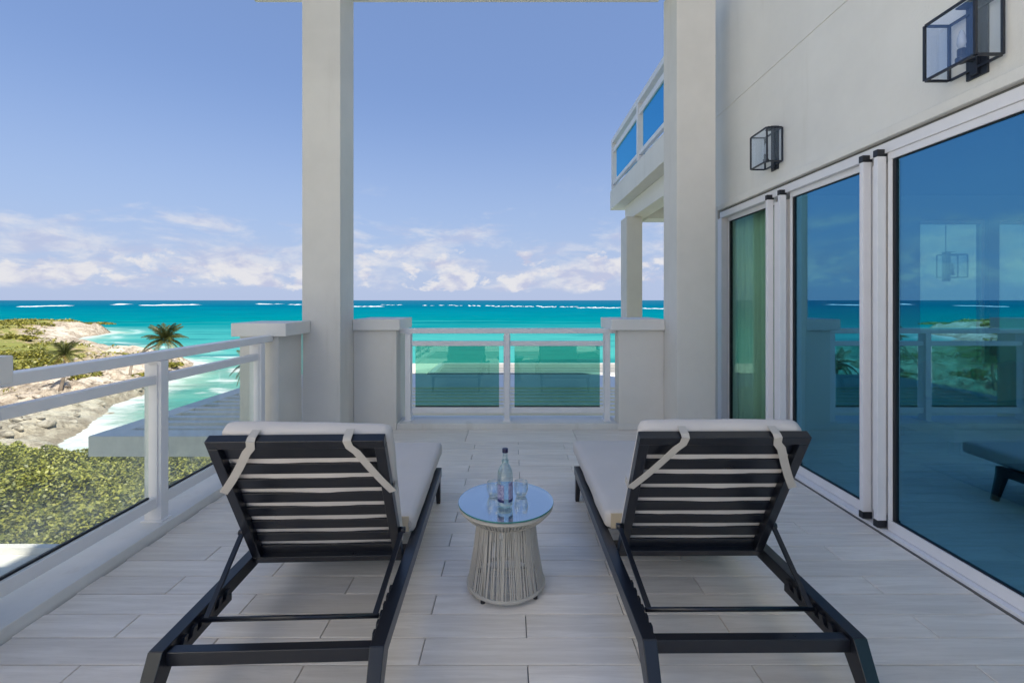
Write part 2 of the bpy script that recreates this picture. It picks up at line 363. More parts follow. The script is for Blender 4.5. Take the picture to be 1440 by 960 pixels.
def sea_mat():
    t = NT('turquoise_sea'); p = t.pos(obj=False); at = t.n('Attribute', attribute_name='shore'); s = at.outputs['Fac']
    sp = t.n('SeparateXYZ'); t.L.new(p, sp.inputs[0]); D = sp.outputs[1]
    lg = t.math('LOGARITHM', t.math('MAXIMUM', D, 5.0), 10.0)
    pl = t.pos((.0032, .013, 1), obj=False); nb = t.noise(pl, 1, 5, .6, .4)
    pm = t.pos((.012, .05, 1), obj=False); nm = t.noise(pm, 1, 5, .6, .3)
    lgn = t.math('ADD', lg, t.math('MULTIPLY', t.math('SUBTRACT', nb, .5), .35))
    cr = t.n('ValToRGB'); t.L.new(t.sm(lgn, 1.6, 3.6) if False else t.math('DIVIDE', t.math('SUBTRACT', lgn, 1.5), 2.2), cr.inputs[0])
    els = cr.color_ramp.elements; stops = [(0, (.10,.30,.24)), (.18, (.035,.25,.22)), (.30, (.05,.27,.25)), (.40, (.03,.23,.23)), (.455, (.0,.15,.17)), (.56, (.0,.13,.17)), (.66, (.0,.105,.16)), (.715, (.0,.085,.15)), (.8, (.004,.085,.155)), (1, (.012,.085,.155))]
    while len(els) < len(stops): els.new(.5)
    for e, (q, c) in zip(els, stops): e.position = q; e.color = (*c, 1)
    c = cr.outputs[0]
    sw = t.math('ADD', s, t.math('MULTIPLY', t.math('SUBTRACT', nm, .5), 30))
    c = t.mix(t.math('MULTIPLY', t.sm(sw, 26, 2), .5), c, (.20, .36, .30))
    c = t.mix(t.math('MULTIPLY', t.sm(sw, 9, -2), .55), c, (.40, .40, .33))
    # dark reef patches far out, pale sand patches nearer
    c = t.mix(t.math('MULTIPLY', t.sm(nm, .52, .66), .5), c, (.0, .075, .11))
    c = t.mix(t.math('MULTIPLY', t.sm(t.noise(t.pos((.02, .09, 1), obj=False), 1, 6, .7, .5), .55, .68), .35), c, (.0, .21, .22))
    rp = t.noise(t.pos((.045, .35, 1), obj=False), 1, 7, .72, .4); rq = t.noise(t.pos((.006, .03, 1), obj=False), 1, 6, .6, .6)
    c = t.mix(t.math('MULTIPLY', t.sm(rp, .48, .30), .4), c, (.0, .06, .09)); c = t.mix(t.math('MULTIPLY', t.sm(rp, .56, .74), .35), c, (.10, .36, .36))
    c = t.mix(t.math('MULTIPLY', t.math('MULTIPLY', t.sm(rq, .54, .66), t.sm(D, 300, 900)), .5), c, (.0, .20, .25))
    # foam
    f1 = t.noise(t.pos((.10, .16, 1), obj=False), 1, 7, .72, .8); f2 = t.noise(t.pos((.02, .12, 1), obj=False), 1, 8, .7, .5)
    sf = t.math('ADD', s, t.math('MULTIPLY', t.math('SUBTRACT', f1, .5), 16))
    foam = t.math('MULTIPLY', t.sm(sf, 6.5, 1.0), t.sm(f2, .32, .55))
    band = t.math('MULTIPLY', t.math('MULTIPLY', t.sm(sf, 9, 11), t.sm(sf, 15.5, 12)), t.sm(f2, .45, .6))
    caps = t.math('MULTIPLY', t.sm(f2, .70, .77), .4)
    fm = t.math('MAXIMUM', t.math('MAXIMUM', foam, band), caps)
    fm = t.math('MULTIPLY', fm, t.sm(D, 180, 80, .35, 1)); c = t.mix(fm, c, (.62, .64, .63))
    w1 = t.noise(t.pos((.35, .7, 1), obj=False), 1, 6, .65)
    b = t.bsdf(c, .6, spec=0.0, normal=t.bump(w1, .6, .6)); return t.m
def make_sea():
    gx = np.geomspace(200, 60000, 30); gy = np.geomspace(320, 60000, 60)
    xs = np.concatenate([-gx[::-1][:-1], axis((-200, -120, 4), (-120, -20, 1.6), (-20, 200, 12)), gx[1:]])
    ys = np.concatenate([axis((20, 130, 1.6), (130, 320, 5)), gy[1:]])
    X, Y, F = grid(xs, ys); d = -sdist(np.stack([X, Y], 1))
    me = npmesh('sea', np.stack([X, Y, np.full(len(X), SEA)], 1), F, sea_mat(), {'shore': np.minimum(d, 400)}, True)
    tag(link('sea', me), kind='structure')
make_sea()
def surf():
    """breakers on the outer reef: low ragged ridges of white water"""
    t = NT('white_surf'); t.bsdf((.6, .62, .63), .8, spec=.1)
    V = []; F = []
    runs = [(595,640,429.3,.45),(640,690,430,.7),(690,760,430.8,.9),(760,812,431.6,.95),(812,872,432.8,1),(905,935,434,.9),(497,535,431,.8),(536,566,428.6,.4),
            (30,52,431,.7),(58,90,430,.45),(160,172,428,.8),(200,245,429.2,.6),(225,272,428.6,.7),(360,376,427.4,.8),(388,395,427.6,.7),(408,420,428.6,.5),(940,1060,435,.8)]
    for x0, x1, yy, dens in runs:
        x = x0
        while x < x1:
            w = random.uniform(.6, 4)*(.5+dens)
            if random.random() < dens*.92:
                v = yy-422+random.uniform(-.45, .45); D = 15.5*655/v; u = x-720
                Xa = u*D/655; Xb = (u+w)*D/655; H = random.uniform(.3, 1.15)*D/655*(.4+.6*dens); T = D*.012
                m = 5; b = len(V)
                for k in range(m+1):
                    a = k/m; e = math.sin(math.pi*a)**.6*random.uniform(.6, 1)
                    X = Xa+(Xb-Xa)*a; V += [(X, D-T, SEA+.02), (X, D, SEA+.02+H*e), (X, D+T*2, SEA+.02)]
                for k in range(m):
                    q = b+k*3; F += [(q, q+3, q+4, q+1), (q+1, q+4, q+5, q+2)]
            x += w*random.uniform(.55, .95)
    me = npmesh('reef_surf', V, F, t.m)
    tag(link('reef_surf', me), 'broken white line of surf over the reef near the horizon', 'surf', kind='stuff')
surf()

def leaf_cloud(P, size, up=.5, seed=1):
    """a bent two-triangle leaf at each point"""
    r = np.random.default_rng(seed); n = len(P)
    nrm = r.normal(size=(n, 3)); nrm[:, 2] = np.abs(nrm[:, 2])+up; nrm /= np.linalg.norm(nrm, axis=1)[:, None]
    a = np.cross(nrm, r.normal(size=(n, 3))); a /= np.linalg.norm(a, axis=1)[:, None]; b = np.cross(nrm, a)
    s = size*r.uniform(.6, 1.3, (n, 1))
    V = np.stack([P-a*s, P-b*s*.62+nrm*s*.15, P+a*s, P+b*s*.62+nrm*s*.15], 1).reshape(-1, 3)
    F = np.arange(4*n).reshape(n, 4); tone = np.repeat(r.uniform(0, 1, n), 4)
    return V, F, tone
def hedge():
    n = 380000; r = np.random.default_rng(5)
    X = r.uniform(-42, -3, n); Y = 9+r.uniform(0, 1, n)**1.15*20
    def top(X, Y):
        h = np.array([noise.fractal(Vector((a/3.2, b/3.2, 9)), 1, 2, 4) for a, b in zip(X, Y)])
        l = np.array([noise.noise(Vector((a/1.1, b/1.1, 2))) for a, b in zip(X, Y)])
        edge = np.clip((29.5-Y)/5, 0, 1)**.5
        return -6.95+h*1.5+np.abs(l)*.7-(1-edge)*2.4+np.clip((-X-24)/30, 0, 1)*.2
    Z = top(X, Y)-r.exponential(.16, n)+.1
    V, F, tone = leaf_cloud(np.stack([X, Y, Z], 1), .08, .45, 3)
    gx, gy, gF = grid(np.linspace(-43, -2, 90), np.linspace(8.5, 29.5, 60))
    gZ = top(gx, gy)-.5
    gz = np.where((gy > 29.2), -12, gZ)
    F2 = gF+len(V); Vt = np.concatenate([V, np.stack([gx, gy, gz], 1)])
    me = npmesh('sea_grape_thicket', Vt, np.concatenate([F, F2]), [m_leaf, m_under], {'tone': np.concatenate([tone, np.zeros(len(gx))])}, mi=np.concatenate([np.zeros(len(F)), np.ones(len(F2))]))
    tag(link('sea_grape_thicket', me), 'dense yellow green sea grape thicket covering the slope below the terrace', 'thicket', kind='stuff')
hedge()
def bush(x, y, rx, ry, h, label, n=900, size=.28, seed=0):
    r = np.random.default_rng(seed+100); g = ground(x, y)
    root = thing('coastal_bush', label, 'bush', (x, y, g), 0, 'low wind-shaped bushes on the headland')
    pts = []
    for k in range(9):
        a = r.uniform(0, 2*np.pi); q = r.uniform(0, .75)**.5; c = np.array([np.cos(a)*q*rx, np.sin(a)*q*ry, 0]); s = r.uniform(.35, .6)
        d = r.normal(size=(n//9, 3)); d /= np.linalg.norm(d, axis=1)[:, None]; d[:, 2] = np.abs(d[:, 2]); d *= r.uniform(.7, 1, (n//9, 1))
        pts.append(c+d*np.array([rx*s, ry*s, h*(1.1-q*.4)*r.uniform(.7, 1.1)]))
    P = np.concatenate(pts); V, F, tone = leaf_cloud(P, size, .3, seed)
    me = npmesh('foliage', V, F, m_bushleaf, {'tone': tone}); link('foliage', me, root)
    b = MB()
    for k in range(6):
        a = k*1.05+r.uniform(0, .5); b.tube([(0,0,-.3), (math.cos(a)*rx*.3, math.sin(a)*ry*.3, h*.4), (math.cos(a)*rx*.6, math.sin(a)*ry*.6, h*.7)], [.09,.06,.02], 5)
    b.build('stem', m_bark, root)
for i, a in enumerate([(-88,86,3.6,3.2,1.9,'dark round bush just left of the small palm on the headland'),
    (-97,92,5,3.5,1.5,'broad bush at the left edge of the headland behind the railing end'),
    (-81,76,5,4,1.5,'large yellow green bush in front of the dark round one'),
    (-93,76,5,4,1.4,'yellow green bush above the end of the near parapet'),
    (-75,80,4,3,1.2,'light bush right beside the small palm trunk'),
    (-71,86,4,2.2,.9,'low bush between the two palms, nearer the railing'),
    (-82,103,7,2.4,1.3,'long low green bush between the two palms on the cliff top'),
    (-91,104,5,2.4,1.1,'small green bush at the left end of the long low one'),
    (-74,100,3.5,2,1.0,'low bush at the foot of the tall palm'),
    (-142,132,10,4,1.1,'flat green shrub belt at the far left middle of the headland'),
    (-232,214,24,8,1.7,'dark green scrub on the top left corner of the far headland'),
    (-206,220,16,5,.9,'thin green scrub along the far rim of the headland'),
    (-222,200,14,5,.9,'yellow green scrub on the near side of the far headland')]):
    bush(*a, n=1400 if a[1] < 150 else 2200, size=.26 if a[1] < 120 else .5, seed=i)

def boulders():
    rr = random.Random(12); V = []; F = []
    spots = [(rr.uniform(-95, -52), rr.uniform(48, 125)) for _ in range(900)]
    P = np.array(spots); d = sdist(P); Z = height(P)
    ico = bmesh.new(); bmesh.ops.create_icosphere(ico, subdivisions=2, radius=1); iv = [v.co.copy() for v in ico.verts]; fi = [[v.index for v in f.verts] for f in ico.faces]; ico.free()
    for (x, y), dd, z in zip(spots, d, Z):
        if not (-1.2 < dd < 20): continue
        sc = rr.uniform(.12, .5)*(1.7 if rr.random() < .12 else 1); o = Vector((rr.random()*50, rr.random()*50, 0)); b = len(V)
        fx, fy, fz = sc*rr.uniform(.8, 1.8), sc*rr.uniform(.7, 1.3), sc*rr.uniform(.45, .9)
        for v in iv:
            k = 1+.42*noise.noise(v*1.3+o)+.18*noise.noise(v*3.4+o); V.append((x+v.x*fx*k, y+v.y*fy*k, z+v.z*fz*k))
        F += [[b+i for i in f] for f in fi]
    t = NT('grey_brown_boulder'); p = t.pos(obj=False); n = t.noise(p, 1.2, 6, .65)
    t.bsdf(t.mix(t.sm(n, .35, .65), (.17, .14, .11), (.42, .37, .30)), .9, spec=.2, normal=t.bump(t.noise(p, 5, 5), .6, .1))
    tag(link('boulders', npmesh('boulders', V, F, t.m)), 'scattered rough boulders and rubble along the rocky shore', 'rocks', kind='stuff')
boulders()
def scrub():
    r = np.random.default_rng(31); n = 160000
    X = r.uniform(-300, -66, n); Y = r.uniform(62, 250, n); P = np.stack([X, Y], 1); d = sdist(P)
    g = np.array([noise.fractal(Vector((a/16, b/9, 5)), 1, 2, 4) for a, b in zip(X, Y)])
    k = (d > 9) & (g > .13+np.clip((16-d)/20, 0, 1)*.3) & (X/Y > -1.35); P = P[k]; X, Y, g = X[k], Y[k], g[k]
    Z = height(P)+r.uniform(0, 1, len(P))*np.clip(g*2.2, .1, .9)
    V, F, tone = leaf_cloud(np.stack([X, Y, Z], 1), .22, .5, 8)
    V = V.reshape(-1, 4, 3); c = V.mean(1, keepdims=True); V = (c+(V-c)*(1+np.clip((Y-90)/80, 0, 1.6))[:, None, None]).reshape(-1, 3)
    tag(link('headland_scrub', npmesh('headland_scrub', V, F, m_bushleaf, {'tone': tone})), 'low patchy green scrub spread over the headland', 'scrub', kind='stuff')
scrub()
def frond_mesh(L, droop, mat, seed, lift=.5):
    r = random.Random(seed); b = MB(); pts = []
    for k in range(13):
        t = k/12; pts.append(Vector((L*t*(1-.12*droop*t), 0, L*(lift*t-droop*.62*t*t))))
    b.tube(pts, [.05*(1-.8*k/12)+.006 for k in range(13)], 4)
    for k in range(52):
        t = .12+.88*k/51; i = min(11, int(t*12)); f = t*12-i; p = pts[i].lerp(pts[min(i+1, 12)], f)
        d = (pts[min(i+1, 12)]-pts[i]).normalized()
        ll = L*.26*math.sin(math.pi*(t*.86+.1))**.7
        for sgn in (-1, 1):
            dr = Vector((d.x*.55, sgn*(.8+r.uniform(-.15,.15)), d.z*.5-.45-r.uniform(0,.35))).normalized()
            w = L*.0075; q = p+dr*ll
            b.quad([p-d*w, p+d*w, q.lerp(p, .4)+d*w*.8, q, q.lerp(p, .4)-d*w*.8][:5])
    me = bpy.data.meshes.new('frond'); me.from_pydata(b.v, [], b.f); me.materials.append(mat); me.update(); return me
def palm(base, crown, bend, L, nf, label, seed):
    r = random.Random(seed); base = Vector(base); crown = Vector(crown)
    root = thing('palm_tree', label, 'palm tree', base, 0, 'coconut palms on the shore')
    c = crown-base; pts = []
    for k in range(15):
        t = k/14; pts.append(c*t+Vector(bend)*math.sin(math.pi*t)); 
    pts[0].z -= .6
    b = MB(); b.tube(pts, [.24-.12*k/14+(.02 if k % 2 else 0) for k in range(15)], 9); b.build('trunk', m_bark, root, smooth=True)
    meshes = [frond_mesh(L, dr, m_frond, seed+j, lf) for j, (dr, lf) in enumerate([(.9,.85),(1.1,.6),(1.5,.4)])]
    dry = frond_mesh(L*.9, 1.9, m_dryfrond, seed+9, .1)
    for k in range(nf):
        tier = k/nf; a = k*2.399+r.uniform(-.2, .2)
        me = dry if tier > .84 else meshes[0 if tier < .35 else 1 if tier < .62 else 2]
        o = link('frond', me, root, loc=c); o.rotation_euler = (r.uniform(-.15,.15), -.55*(1-tier)**1.5*1.3, a)
    for k in range(5):
        a = k*1.25; m = MB(); m.lathe([(0,-.14),(.11,-.08),(.13,0),(.09,.1),(0,.13)], 0, 0, 8); o = m.build('coconut', m_dryfrond, root, smooth=True, loc=c+Vector((math.cos(a)*.25, math.sin(a)*.25, -.25)))
palm((-70.5,86,ground(-70.5,86)), (-66.3,89,-6.3), (-2.2,0,.4), 4.3, 30, 'tall coconut palm with yellowing lower fronds on the cliff edge', 3)
palm((-66.5,68.5,ground(-66.5,68.5)), (-65.8,68.5,-6.6), (.3,0,0), 2.7, 20, 'small slim palm left of the tall one, half hidden by the handrail', 11)
palm((-20.1,36,-12.6), (-20.1,36,-3.5), (.1,0,0), 1.7, 18, 'palm whose frond tips show just left of the corner parapet', 23)

# ------------------------------------------------------------------ roof below on the left
def hip_roof():
    root = thing('white_roof', 'sunlit white roof with low hips below the railing at lower left', 'roof')
    t = paint('white_roof_coating', (.80, .76, .70), .8, .06, 20, .3, .2)
    z0, z1 = -4.35, -3.7
    def hip(x0, x1, y0, y1, za, zb, nm):
        b = MB(); w = min(x1-x0, y1-y0)/2
        if x1-x0 > y1-y0: r1 = (x0+w, (y0+y1)/2, zb); r2 = (x1-w, (y0+y1)/2, zb); F = [((x0,y0,za),(x1,y0,za),r2,r1),((x1,y0,za),(x1,y1,za),r2),((x1,y1,za),(x0,y1,za),r1,r2),((x0,y1,za),(x0,y0,za),r1)]
        else: r1 = ((x0+x1)/2, y0+w, zb); r2 = ((x0+x1)/2, y1-w, zb); F = [((x0,y0,za),(x1,y0,za),r1),((x1,y0,za),(x1,y1,za),r2,r1),((x1,y1,za),(x0,y1,za),r2),((x0,y1,za),(x0,y0,za),r1,r2)]
        for f in F: b.quad(f)
        b.build(nm, t, root)
    hip(-22, -12.6, 1.5, 10.8, z0, z1+.5, 'roof_slope'); hip(-12.59, -8.2, 3.5, 10.2, z0+.02, z0+.85, 'roof_slope'); hip(-15.4, -13.3, 7.2, 9.8, z1-.25, z1+.12, 'roof_cap')
    for bx in ((-22.1,-8.1,10.72,10.9),(-8.28,-8.1,1.3,10.719),(-12.7,-12.5,1.3,10.719)): MB().box(*bx, z0-.002, z0+.16).build('upstand', t, root, .01)
    b = MB(); b.box(-22.1, -8.1, 1.3, 10.9, z0-.35, z0-.003); b.build('eaves', t, root)
    b = MB(); b.box(-21.8, -8.4, 1.6, 10.6, -11.5, z0-.36); b.build('wall', m_wall, root)
hip_roof()

# ------------------------------------------------------------------ louvred pergolas one floor down
def pergola():
    t = paint('pergola_white', (.78, .75, .70), .55, .05, 40, .1, .12)
    tl = paint('pergola_louvre_white', (.74, .72, .69), .5, .05, 40, .1, .1)
    root = thing('pergola', 'long white louvred pergola roof one floor below the terrace', 'pergola')
    z = -1.0; X0, X1, Y0, Y1 = -7.8, 9.0, 8.57, 13.4
    MB().box(X0, X1, Y0, Y0+.42, z-.38, z).build('front_beam', t, root, .01)
    MB().box(X0, X0+.42, Y0+.421, Y1, z-.38, z-.002).build('side_beam', t, root, .01)
    MB().box(X1-.42, X1, Y0+.421, Y1, z-.38, z-.002).build('side_beam', t, root, .01)
    MB().box(X0, X1, Y1+.001, 15.7, z-.38, z+.001).build('flat_roof', t, root, .01)
    lv = MB().box(X0+.43, X1-.43, -.085, .085, -.05, .02).build('louvre', tl, root, .004)
    n = 10; st = .42; lv.location = (0, Y0+.66, z-.03)
    for k in range(1, n):
        o = lv.copy(); COL.objects.link(o); o.location = (0, Y0+.66+st*k, z-.03)
    for x in (-2.4, 2.0, 7.5):
        for y in (Y0+.2, 15.2): MB().box(x-.15, x+.15, y-.15, y+.15, -11.5, z-.385).build('column', t, root, .01)
    r2 = thing('pergola', 'farther louvred pergola roof seen through the end railing glass', 'pergola')
    X0 = -2.9; Y0 = 15.9; Y1 = 18.6; tl = paint('shade_toned_louvre', (.34, .335, .33), .6, .08, 40, .1, .1); t = paint('shade_toned_beam', (.46, .45, .43), .6, .06, 40, .1, .1)  # shade put into the colour: louvres and beams darker than the near pergola
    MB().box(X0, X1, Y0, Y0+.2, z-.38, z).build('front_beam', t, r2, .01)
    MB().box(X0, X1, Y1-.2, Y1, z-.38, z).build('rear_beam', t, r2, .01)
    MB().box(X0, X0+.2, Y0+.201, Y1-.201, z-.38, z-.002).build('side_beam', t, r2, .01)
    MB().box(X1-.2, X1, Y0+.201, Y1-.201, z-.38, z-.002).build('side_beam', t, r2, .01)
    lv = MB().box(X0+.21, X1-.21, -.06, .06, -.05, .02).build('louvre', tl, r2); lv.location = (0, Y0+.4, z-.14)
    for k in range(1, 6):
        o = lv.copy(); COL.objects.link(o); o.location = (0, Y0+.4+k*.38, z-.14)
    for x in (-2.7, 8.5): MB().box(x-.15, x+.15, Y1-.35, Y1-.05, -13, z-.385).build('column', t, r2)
    d = thing('sun_deck', 'pale sunlit deck slab left of the farther pergola', 'deck')
    tp = paint('sunlit_deck_stone', (.62, .55, .46), .8, .05, 30, .2)
    MB().box(-6.2, -2.95, 15.72, 18.6, z-.3, z-.02).build('deck_slab', tp, d, .01)
    MB().box(-5.9, -3.4, 16.2, 18.2, -13, z-.302).build('deck_wall', t, d)
pergola()

# ------------------------------------------------------------------ terrace shell
FZ = 0.0
floor_o = tag(MB().box(-2.6, 2.5, -2.5, 5.75, -.35, -.012).build('terrace_floor', m_grout), kind='structure')
solid_late = tag(MB().box(-2.6, 9, -9, -2.502, -.35, -.002).build('rear_bounce_floor', m_tile), kind='structure')  # unseen floor added behind the camera to bounce sunlight forward
def tiles():
    X0, X1 = -2.235, 2.37; P = .92; RW = .1543; g = .0044; base = 1.919; top = 4.937
    cache = {}
    def tile(xa, xb, ya, yb):
        w, d = round(xb-xa-g, 4), round(yb-ya-g, 4)
        if w < .01 or d < .01: return
        if (w, d) not in cache:
            b = MB(); e = .0022; zt = 0
            b.hexa([(-w/2,-d/2,-.012),(w/2,-d/2,-.012),(w/2,d/2,-.012),(-w/2,d/2,-.012)], [(-w/2,-d/2,-e),(w/2,-d/2,-e),(w/2,d/2,-e),(-w/2,d/2,-e)])
            b.hexa([(-w/2,-d/2,-e),(w/2,-d/2,-e),(w/2,d/2,-e),(-w/2,d/2,-e)], [(-w/2+e,-d/2+e,0),(w/2-e,-d/2+e,0),(w/2-e,d/2-e,0),(-w/2+e,d/2-e,0)])
            b.f = [f for i, f in enumerate(b.f) if i not in (0, 1, 6)]; b.mi = [0]*len(b.f)
            me = bpy.data.meshes.new('floor_tile'); me.from_pydata(b.v, [], b.f); me.materials.append(m_tile); me.update(); cache[(w, d)] = me
        link('floor_tile', cache[(w, d)], floor_o, loc=((xa+xb)/2, (ya+yb)/2, random.uniform(-.0006, .0006)))
    k = -18
    while True:
        ya = base+k*RW; yb = min(ya+RW, top)
        if ya >= top-.01: break
        off = (-1.305 if k % 2 == 0 else -1.775)
        x = off-P*2
        while x < X1:
            xa, xb = max(x, X0), min(x+P, X1)
            if xb-xa > .03: tile(xa, xb, ya, yb)
            x += P
        k += 1
    x = -2.9
    while x < X1:
        xa, xb = max(x, X0), min(x+1.2, X1)
        if xb > xa: tile(xa, xb, top+.003, 5.41)
        x += 1.2
tiles()
def solid(name, label, cat, *boxes, mat=None, bevel=.006, kind=None):
    b = MB()
    for bx in boxes: b.box(*bx)
    return tag(b.build(name, mat or m_wall, None, bevel), label, cat, kind=kind)
solid('terrace_kerb', 'low pale kerb under the left glass railing', 'kerb', (-2.6, -2.236, -2.5, 4.478, -.35, .062), mat=m_ledge)
solid('terrace_kerb', 'low pale kerb under the far glass railing', 'kerb', (-1.338, 1.235, 5.412, 5.76, -.35, .068), mat=m_ledge)
# ceiling slab and building mass above, with a bounce wing added behind
solid('perimeter_beam', 'white beam across the column tops, touching the top edge of the view', 'beam', (-2.98, 1.70, 5.02, 5.42, 4.96, 5.4), (-2.98, -2.50, -3.5, 4.979, 4.962, 5.398), mat=m_upper)
solid('house_block', 'white storeys of the house rising above the terrace wall on the right', 'building', (2.425, 14, -2.9, 5.7, 4.95, 17.5), mat=m_upper)

solid('bounce_wing', 'unseen white wing added behind and left to bounce sunlight onto the terrace', 'building', (-8, -5.0, -14, .8, -11.5, 10), mat=m_upper)  # unseen wing, added so its sunlit face lifts the terrace shade
# columns
solid('square_column', 'tall white square column on the left at the terrace corner', 'column', (-2.2465, -1.837, 4.983, 5.405, 0, 4.959))
solid('square_column', 'tall white square column on the right against the house wall', 'column', (1.762, 2.18, 4.983, 5.415, 0, 4.959))
# parapets with caps
def parapet(label, body, cap, extra=None):
    root = thing('parapet', label, 'low wall')
    MB().box(*body).build('wall', m_wall, root, .005)
    MB().box(*cap).build('coping', m_trim_wall, root, .006)
    if extra: MB().box(*extra).build('skirting', m_ledge, root, .003)
m_trim_wall = paint('coping_white', (.76, .74, .70), .6, .05, 50, .15, .12)
parapet('white parapet running toward the camera from the left column', (-2.62, -2.245, 4.48, 4.979, 0, 1.152), (-2.68, -2.155, 4.44, 4.978, 1.153, 1.28))
parapet('white parapet between the left column and the end railing', (-1.835, -1.34, 5.40, 5.60, 0, 1.152), (-1.834, -1.293, 5.36, 6.02, 1.153, 1.28))
parapet('white parapet between the end railing and the right column', (1.237, 1.7615, 5.40, 5.60, 0, 1.152), (1.146, 1.761, 5.36, 6.02, 1.153, 1.28), (1.222, 1.761, 5.386, 5.399, .002, .075))
parapet('near end of a white parapet cut by the left edge of the photo', (-2.62, -2.245, 1.0, 1.97, .06, 1.14), (-2.68, -2.16, .95, 2.02, 1.141, 1.262))
solid('outer_parapet_pier', 'lower pier carrying the parapet coping outside the terrace corner', 'wall', (-2.5, -1.35, 5.62, 5.98, -1.0, 1.15))

# ------------------------------------------------------------------ railings
def post_mb(h):
    b = MB(); b.box(-.033, .033, -.055, .055, 0, h); b.box(-.040, -.034, -.035, .02, .1, h-.02); b.box(.034, .040, -.035, .02, .1, h-.02); return b
def railing(label, origin, rz, posts, glass_spans, z0, ends, gmat, group):
    """local x runs along the rail, +y points outward"""
    root = thing('glass_railing', label, 'railing', origin, rz, group)
    a, c = ends
    MB().box(a, c, -.045, .045, 1.105, 1.165).build('top_rail', m_trim, root, .006)
    for x in posts:
        p = post_mb(1.104-z0).build('post', m_trim, root, .003, loc=(x, 0, z0))
        MB().box(x-.045, x+.045, -.07, .07, z0-.002, z0+.012).build('base_plate', m_trim, root, .002)
    ps = sorted(posts)
    for p, q in zip(ps[:-1], ps[1:]):
        MB().box(p+.034, q-.034, -.03, .03, .955, 1.012).build('middle_rail', m_trim, root, .005)
        MB().box(p+.034, q-.034, -.03, .03, .155, .225).build('bottom_rail', m_trim, root, .005)
    for p, q in glass_spans:
        MB().box(p, q, -.005, .005, .2255, .9545).build('glass_pane', gmat, root)
        MB().box(p, q, -.009, .009, .2252, .237).build('gasket', m_gasket, root)
    return root
# end railing: along +x, outward +y
railing('glass railing at the far end between the two parapets', (0, 5.575, 0), 0, [-1.235, -.06, 1.13], [(-1.155, -.155), (.03, 1.05)], .068, (-1.345, 1.24), m_glass_green, 'glass railings')
# left railing: local +x -> world +y, outward local +y -> world -x
railing('clear glass railing along the left side above the sea grape', (-2.335, 0, 0), R(90), [-1.76, -.56, .64, 1.84, 3.06, 4.27], [(-1.68, -.64), (-.48, .56), (.72, 1.76), (1.91, 2.985), (3.13, 4.2)], .06, (-2.48, 4.47), m_glass_clear, 'glass railings')

# ------------------------------------------------------------------ house wall with sliding doors
WX = 2.42
tag(MB().box(WX, WX+.2, -2.5, 5.72, 2.60, 3.655).box(WX, WX+.2, -2.5, 5.72, 3.665, 4.949).box(WX+.006, WX+.2, -2.5, 5.72, 3.655, 3.665).build('house_wall', m_upper), 'smooth off-white wall above the sliding glass doors', 'wall')
def doors():
    root = thing('sliding_door', 'white framed floor-to-ceiling sliding glass doors on the right', 'glass door', (0,0,0))
    # fixed head, sill, jamb
    MB().box(2.385, 2.60, -2.5, 5.40, 2.535, 2.599).build('header_trim', m_upper, root, .006)
    MB().box(2.41, 2.60, -2.5, 5.40, 2.447, 2.515).build('head_frame', m_frame, root, .003)
    MB().box(2.43, 2.60, -2.5, 5.40, 2.5155, 2.5345).build('shadow_gap', m_joint, root)
    MB().box(2.385, 2.60, -2.5, 5.40, -.3, .022).build('sill_track', m_frame, root, .003)
    MB().box(2.376, 2.384, -2.5, 5.40, -.1, .004).build('track_gasket', m_joint, root)
    MB().box(2.41, 2.60, 5.36, 5.46, .023, 2.446).build('jamb', m_frame, root, .003)
    MB().box(2.41, 2.62, 5.465, 5.72, 0, 2.599).build('reveal', m_wall, root)
    # sashes: (far y, near y)
    for k, (ya, yb, X) in enumerate([(5.34, 4.36, 2.47), (4.10, 3.19, 2.445), (3.00, .9, 2.42), (.74, -2.4, 2.445)]):
        s = MB(); fw = .03
        s.box(X, X+.045, yb, ya, .024, .092); s.box(X, X+.045, yb, ya, 2.40, 2.4465)
        s.box(X, X+.045, ya-fw, ya, .0925, 2.3995); s.box(X, X+.045, yb, yb+fw, .0925, 2.3995)
        o = s.build('sash', m_frame, root, .003)
        MB().box(X+.018, X+.026, yb+fw, ya-fw, .0925, 2.3995).build('glass_pane', m_glass_plain if k == 0 else m_glass_door, o)
        g = MB(); e = .006
        g.box(X+.008, X+.036, yb+fw, ya-fw, .0926, .0926+e); g.box(X+.008, X+.036, yb+fw, ya-fw, 2.3994-e, 2.3994)
        g.box(X+.008, X+.036, ya-fw-e*4, ya-fw, .0926+e, 2.3994-e); g.box(X+.008, X+.036, yb+fw, yb+fw+e, .0926+e, 2.3994-e)
        g.build('gasket', m_gasket, o)
    # upright fins with black end caps
    for y in (4.33, 4.13, 3.155, 3.03, .86, .76):
        f = MB().box(2.365, 2.423, y-.017, y+.017, .075, 2.43).build('door_stile', m_frame, root, .003)
        MB().box(2.362, 2.426, y-.019, y+.019, .03, .0745).build('end_cap', m_black, f, .002)
        MB().box(2.362, 2.426, y-.019, y+.019, 2.4305, 2.475).build('end_cap', m_black, f, .002)
    for ya, yb in ((4.31, 4.15), (3.137, 3.05), (.84, .78)):
        MB().box(2.425, 2.50, yb, ya, .093, 2.40).build('meeting_stile', m_frame, root, .003)
doors()
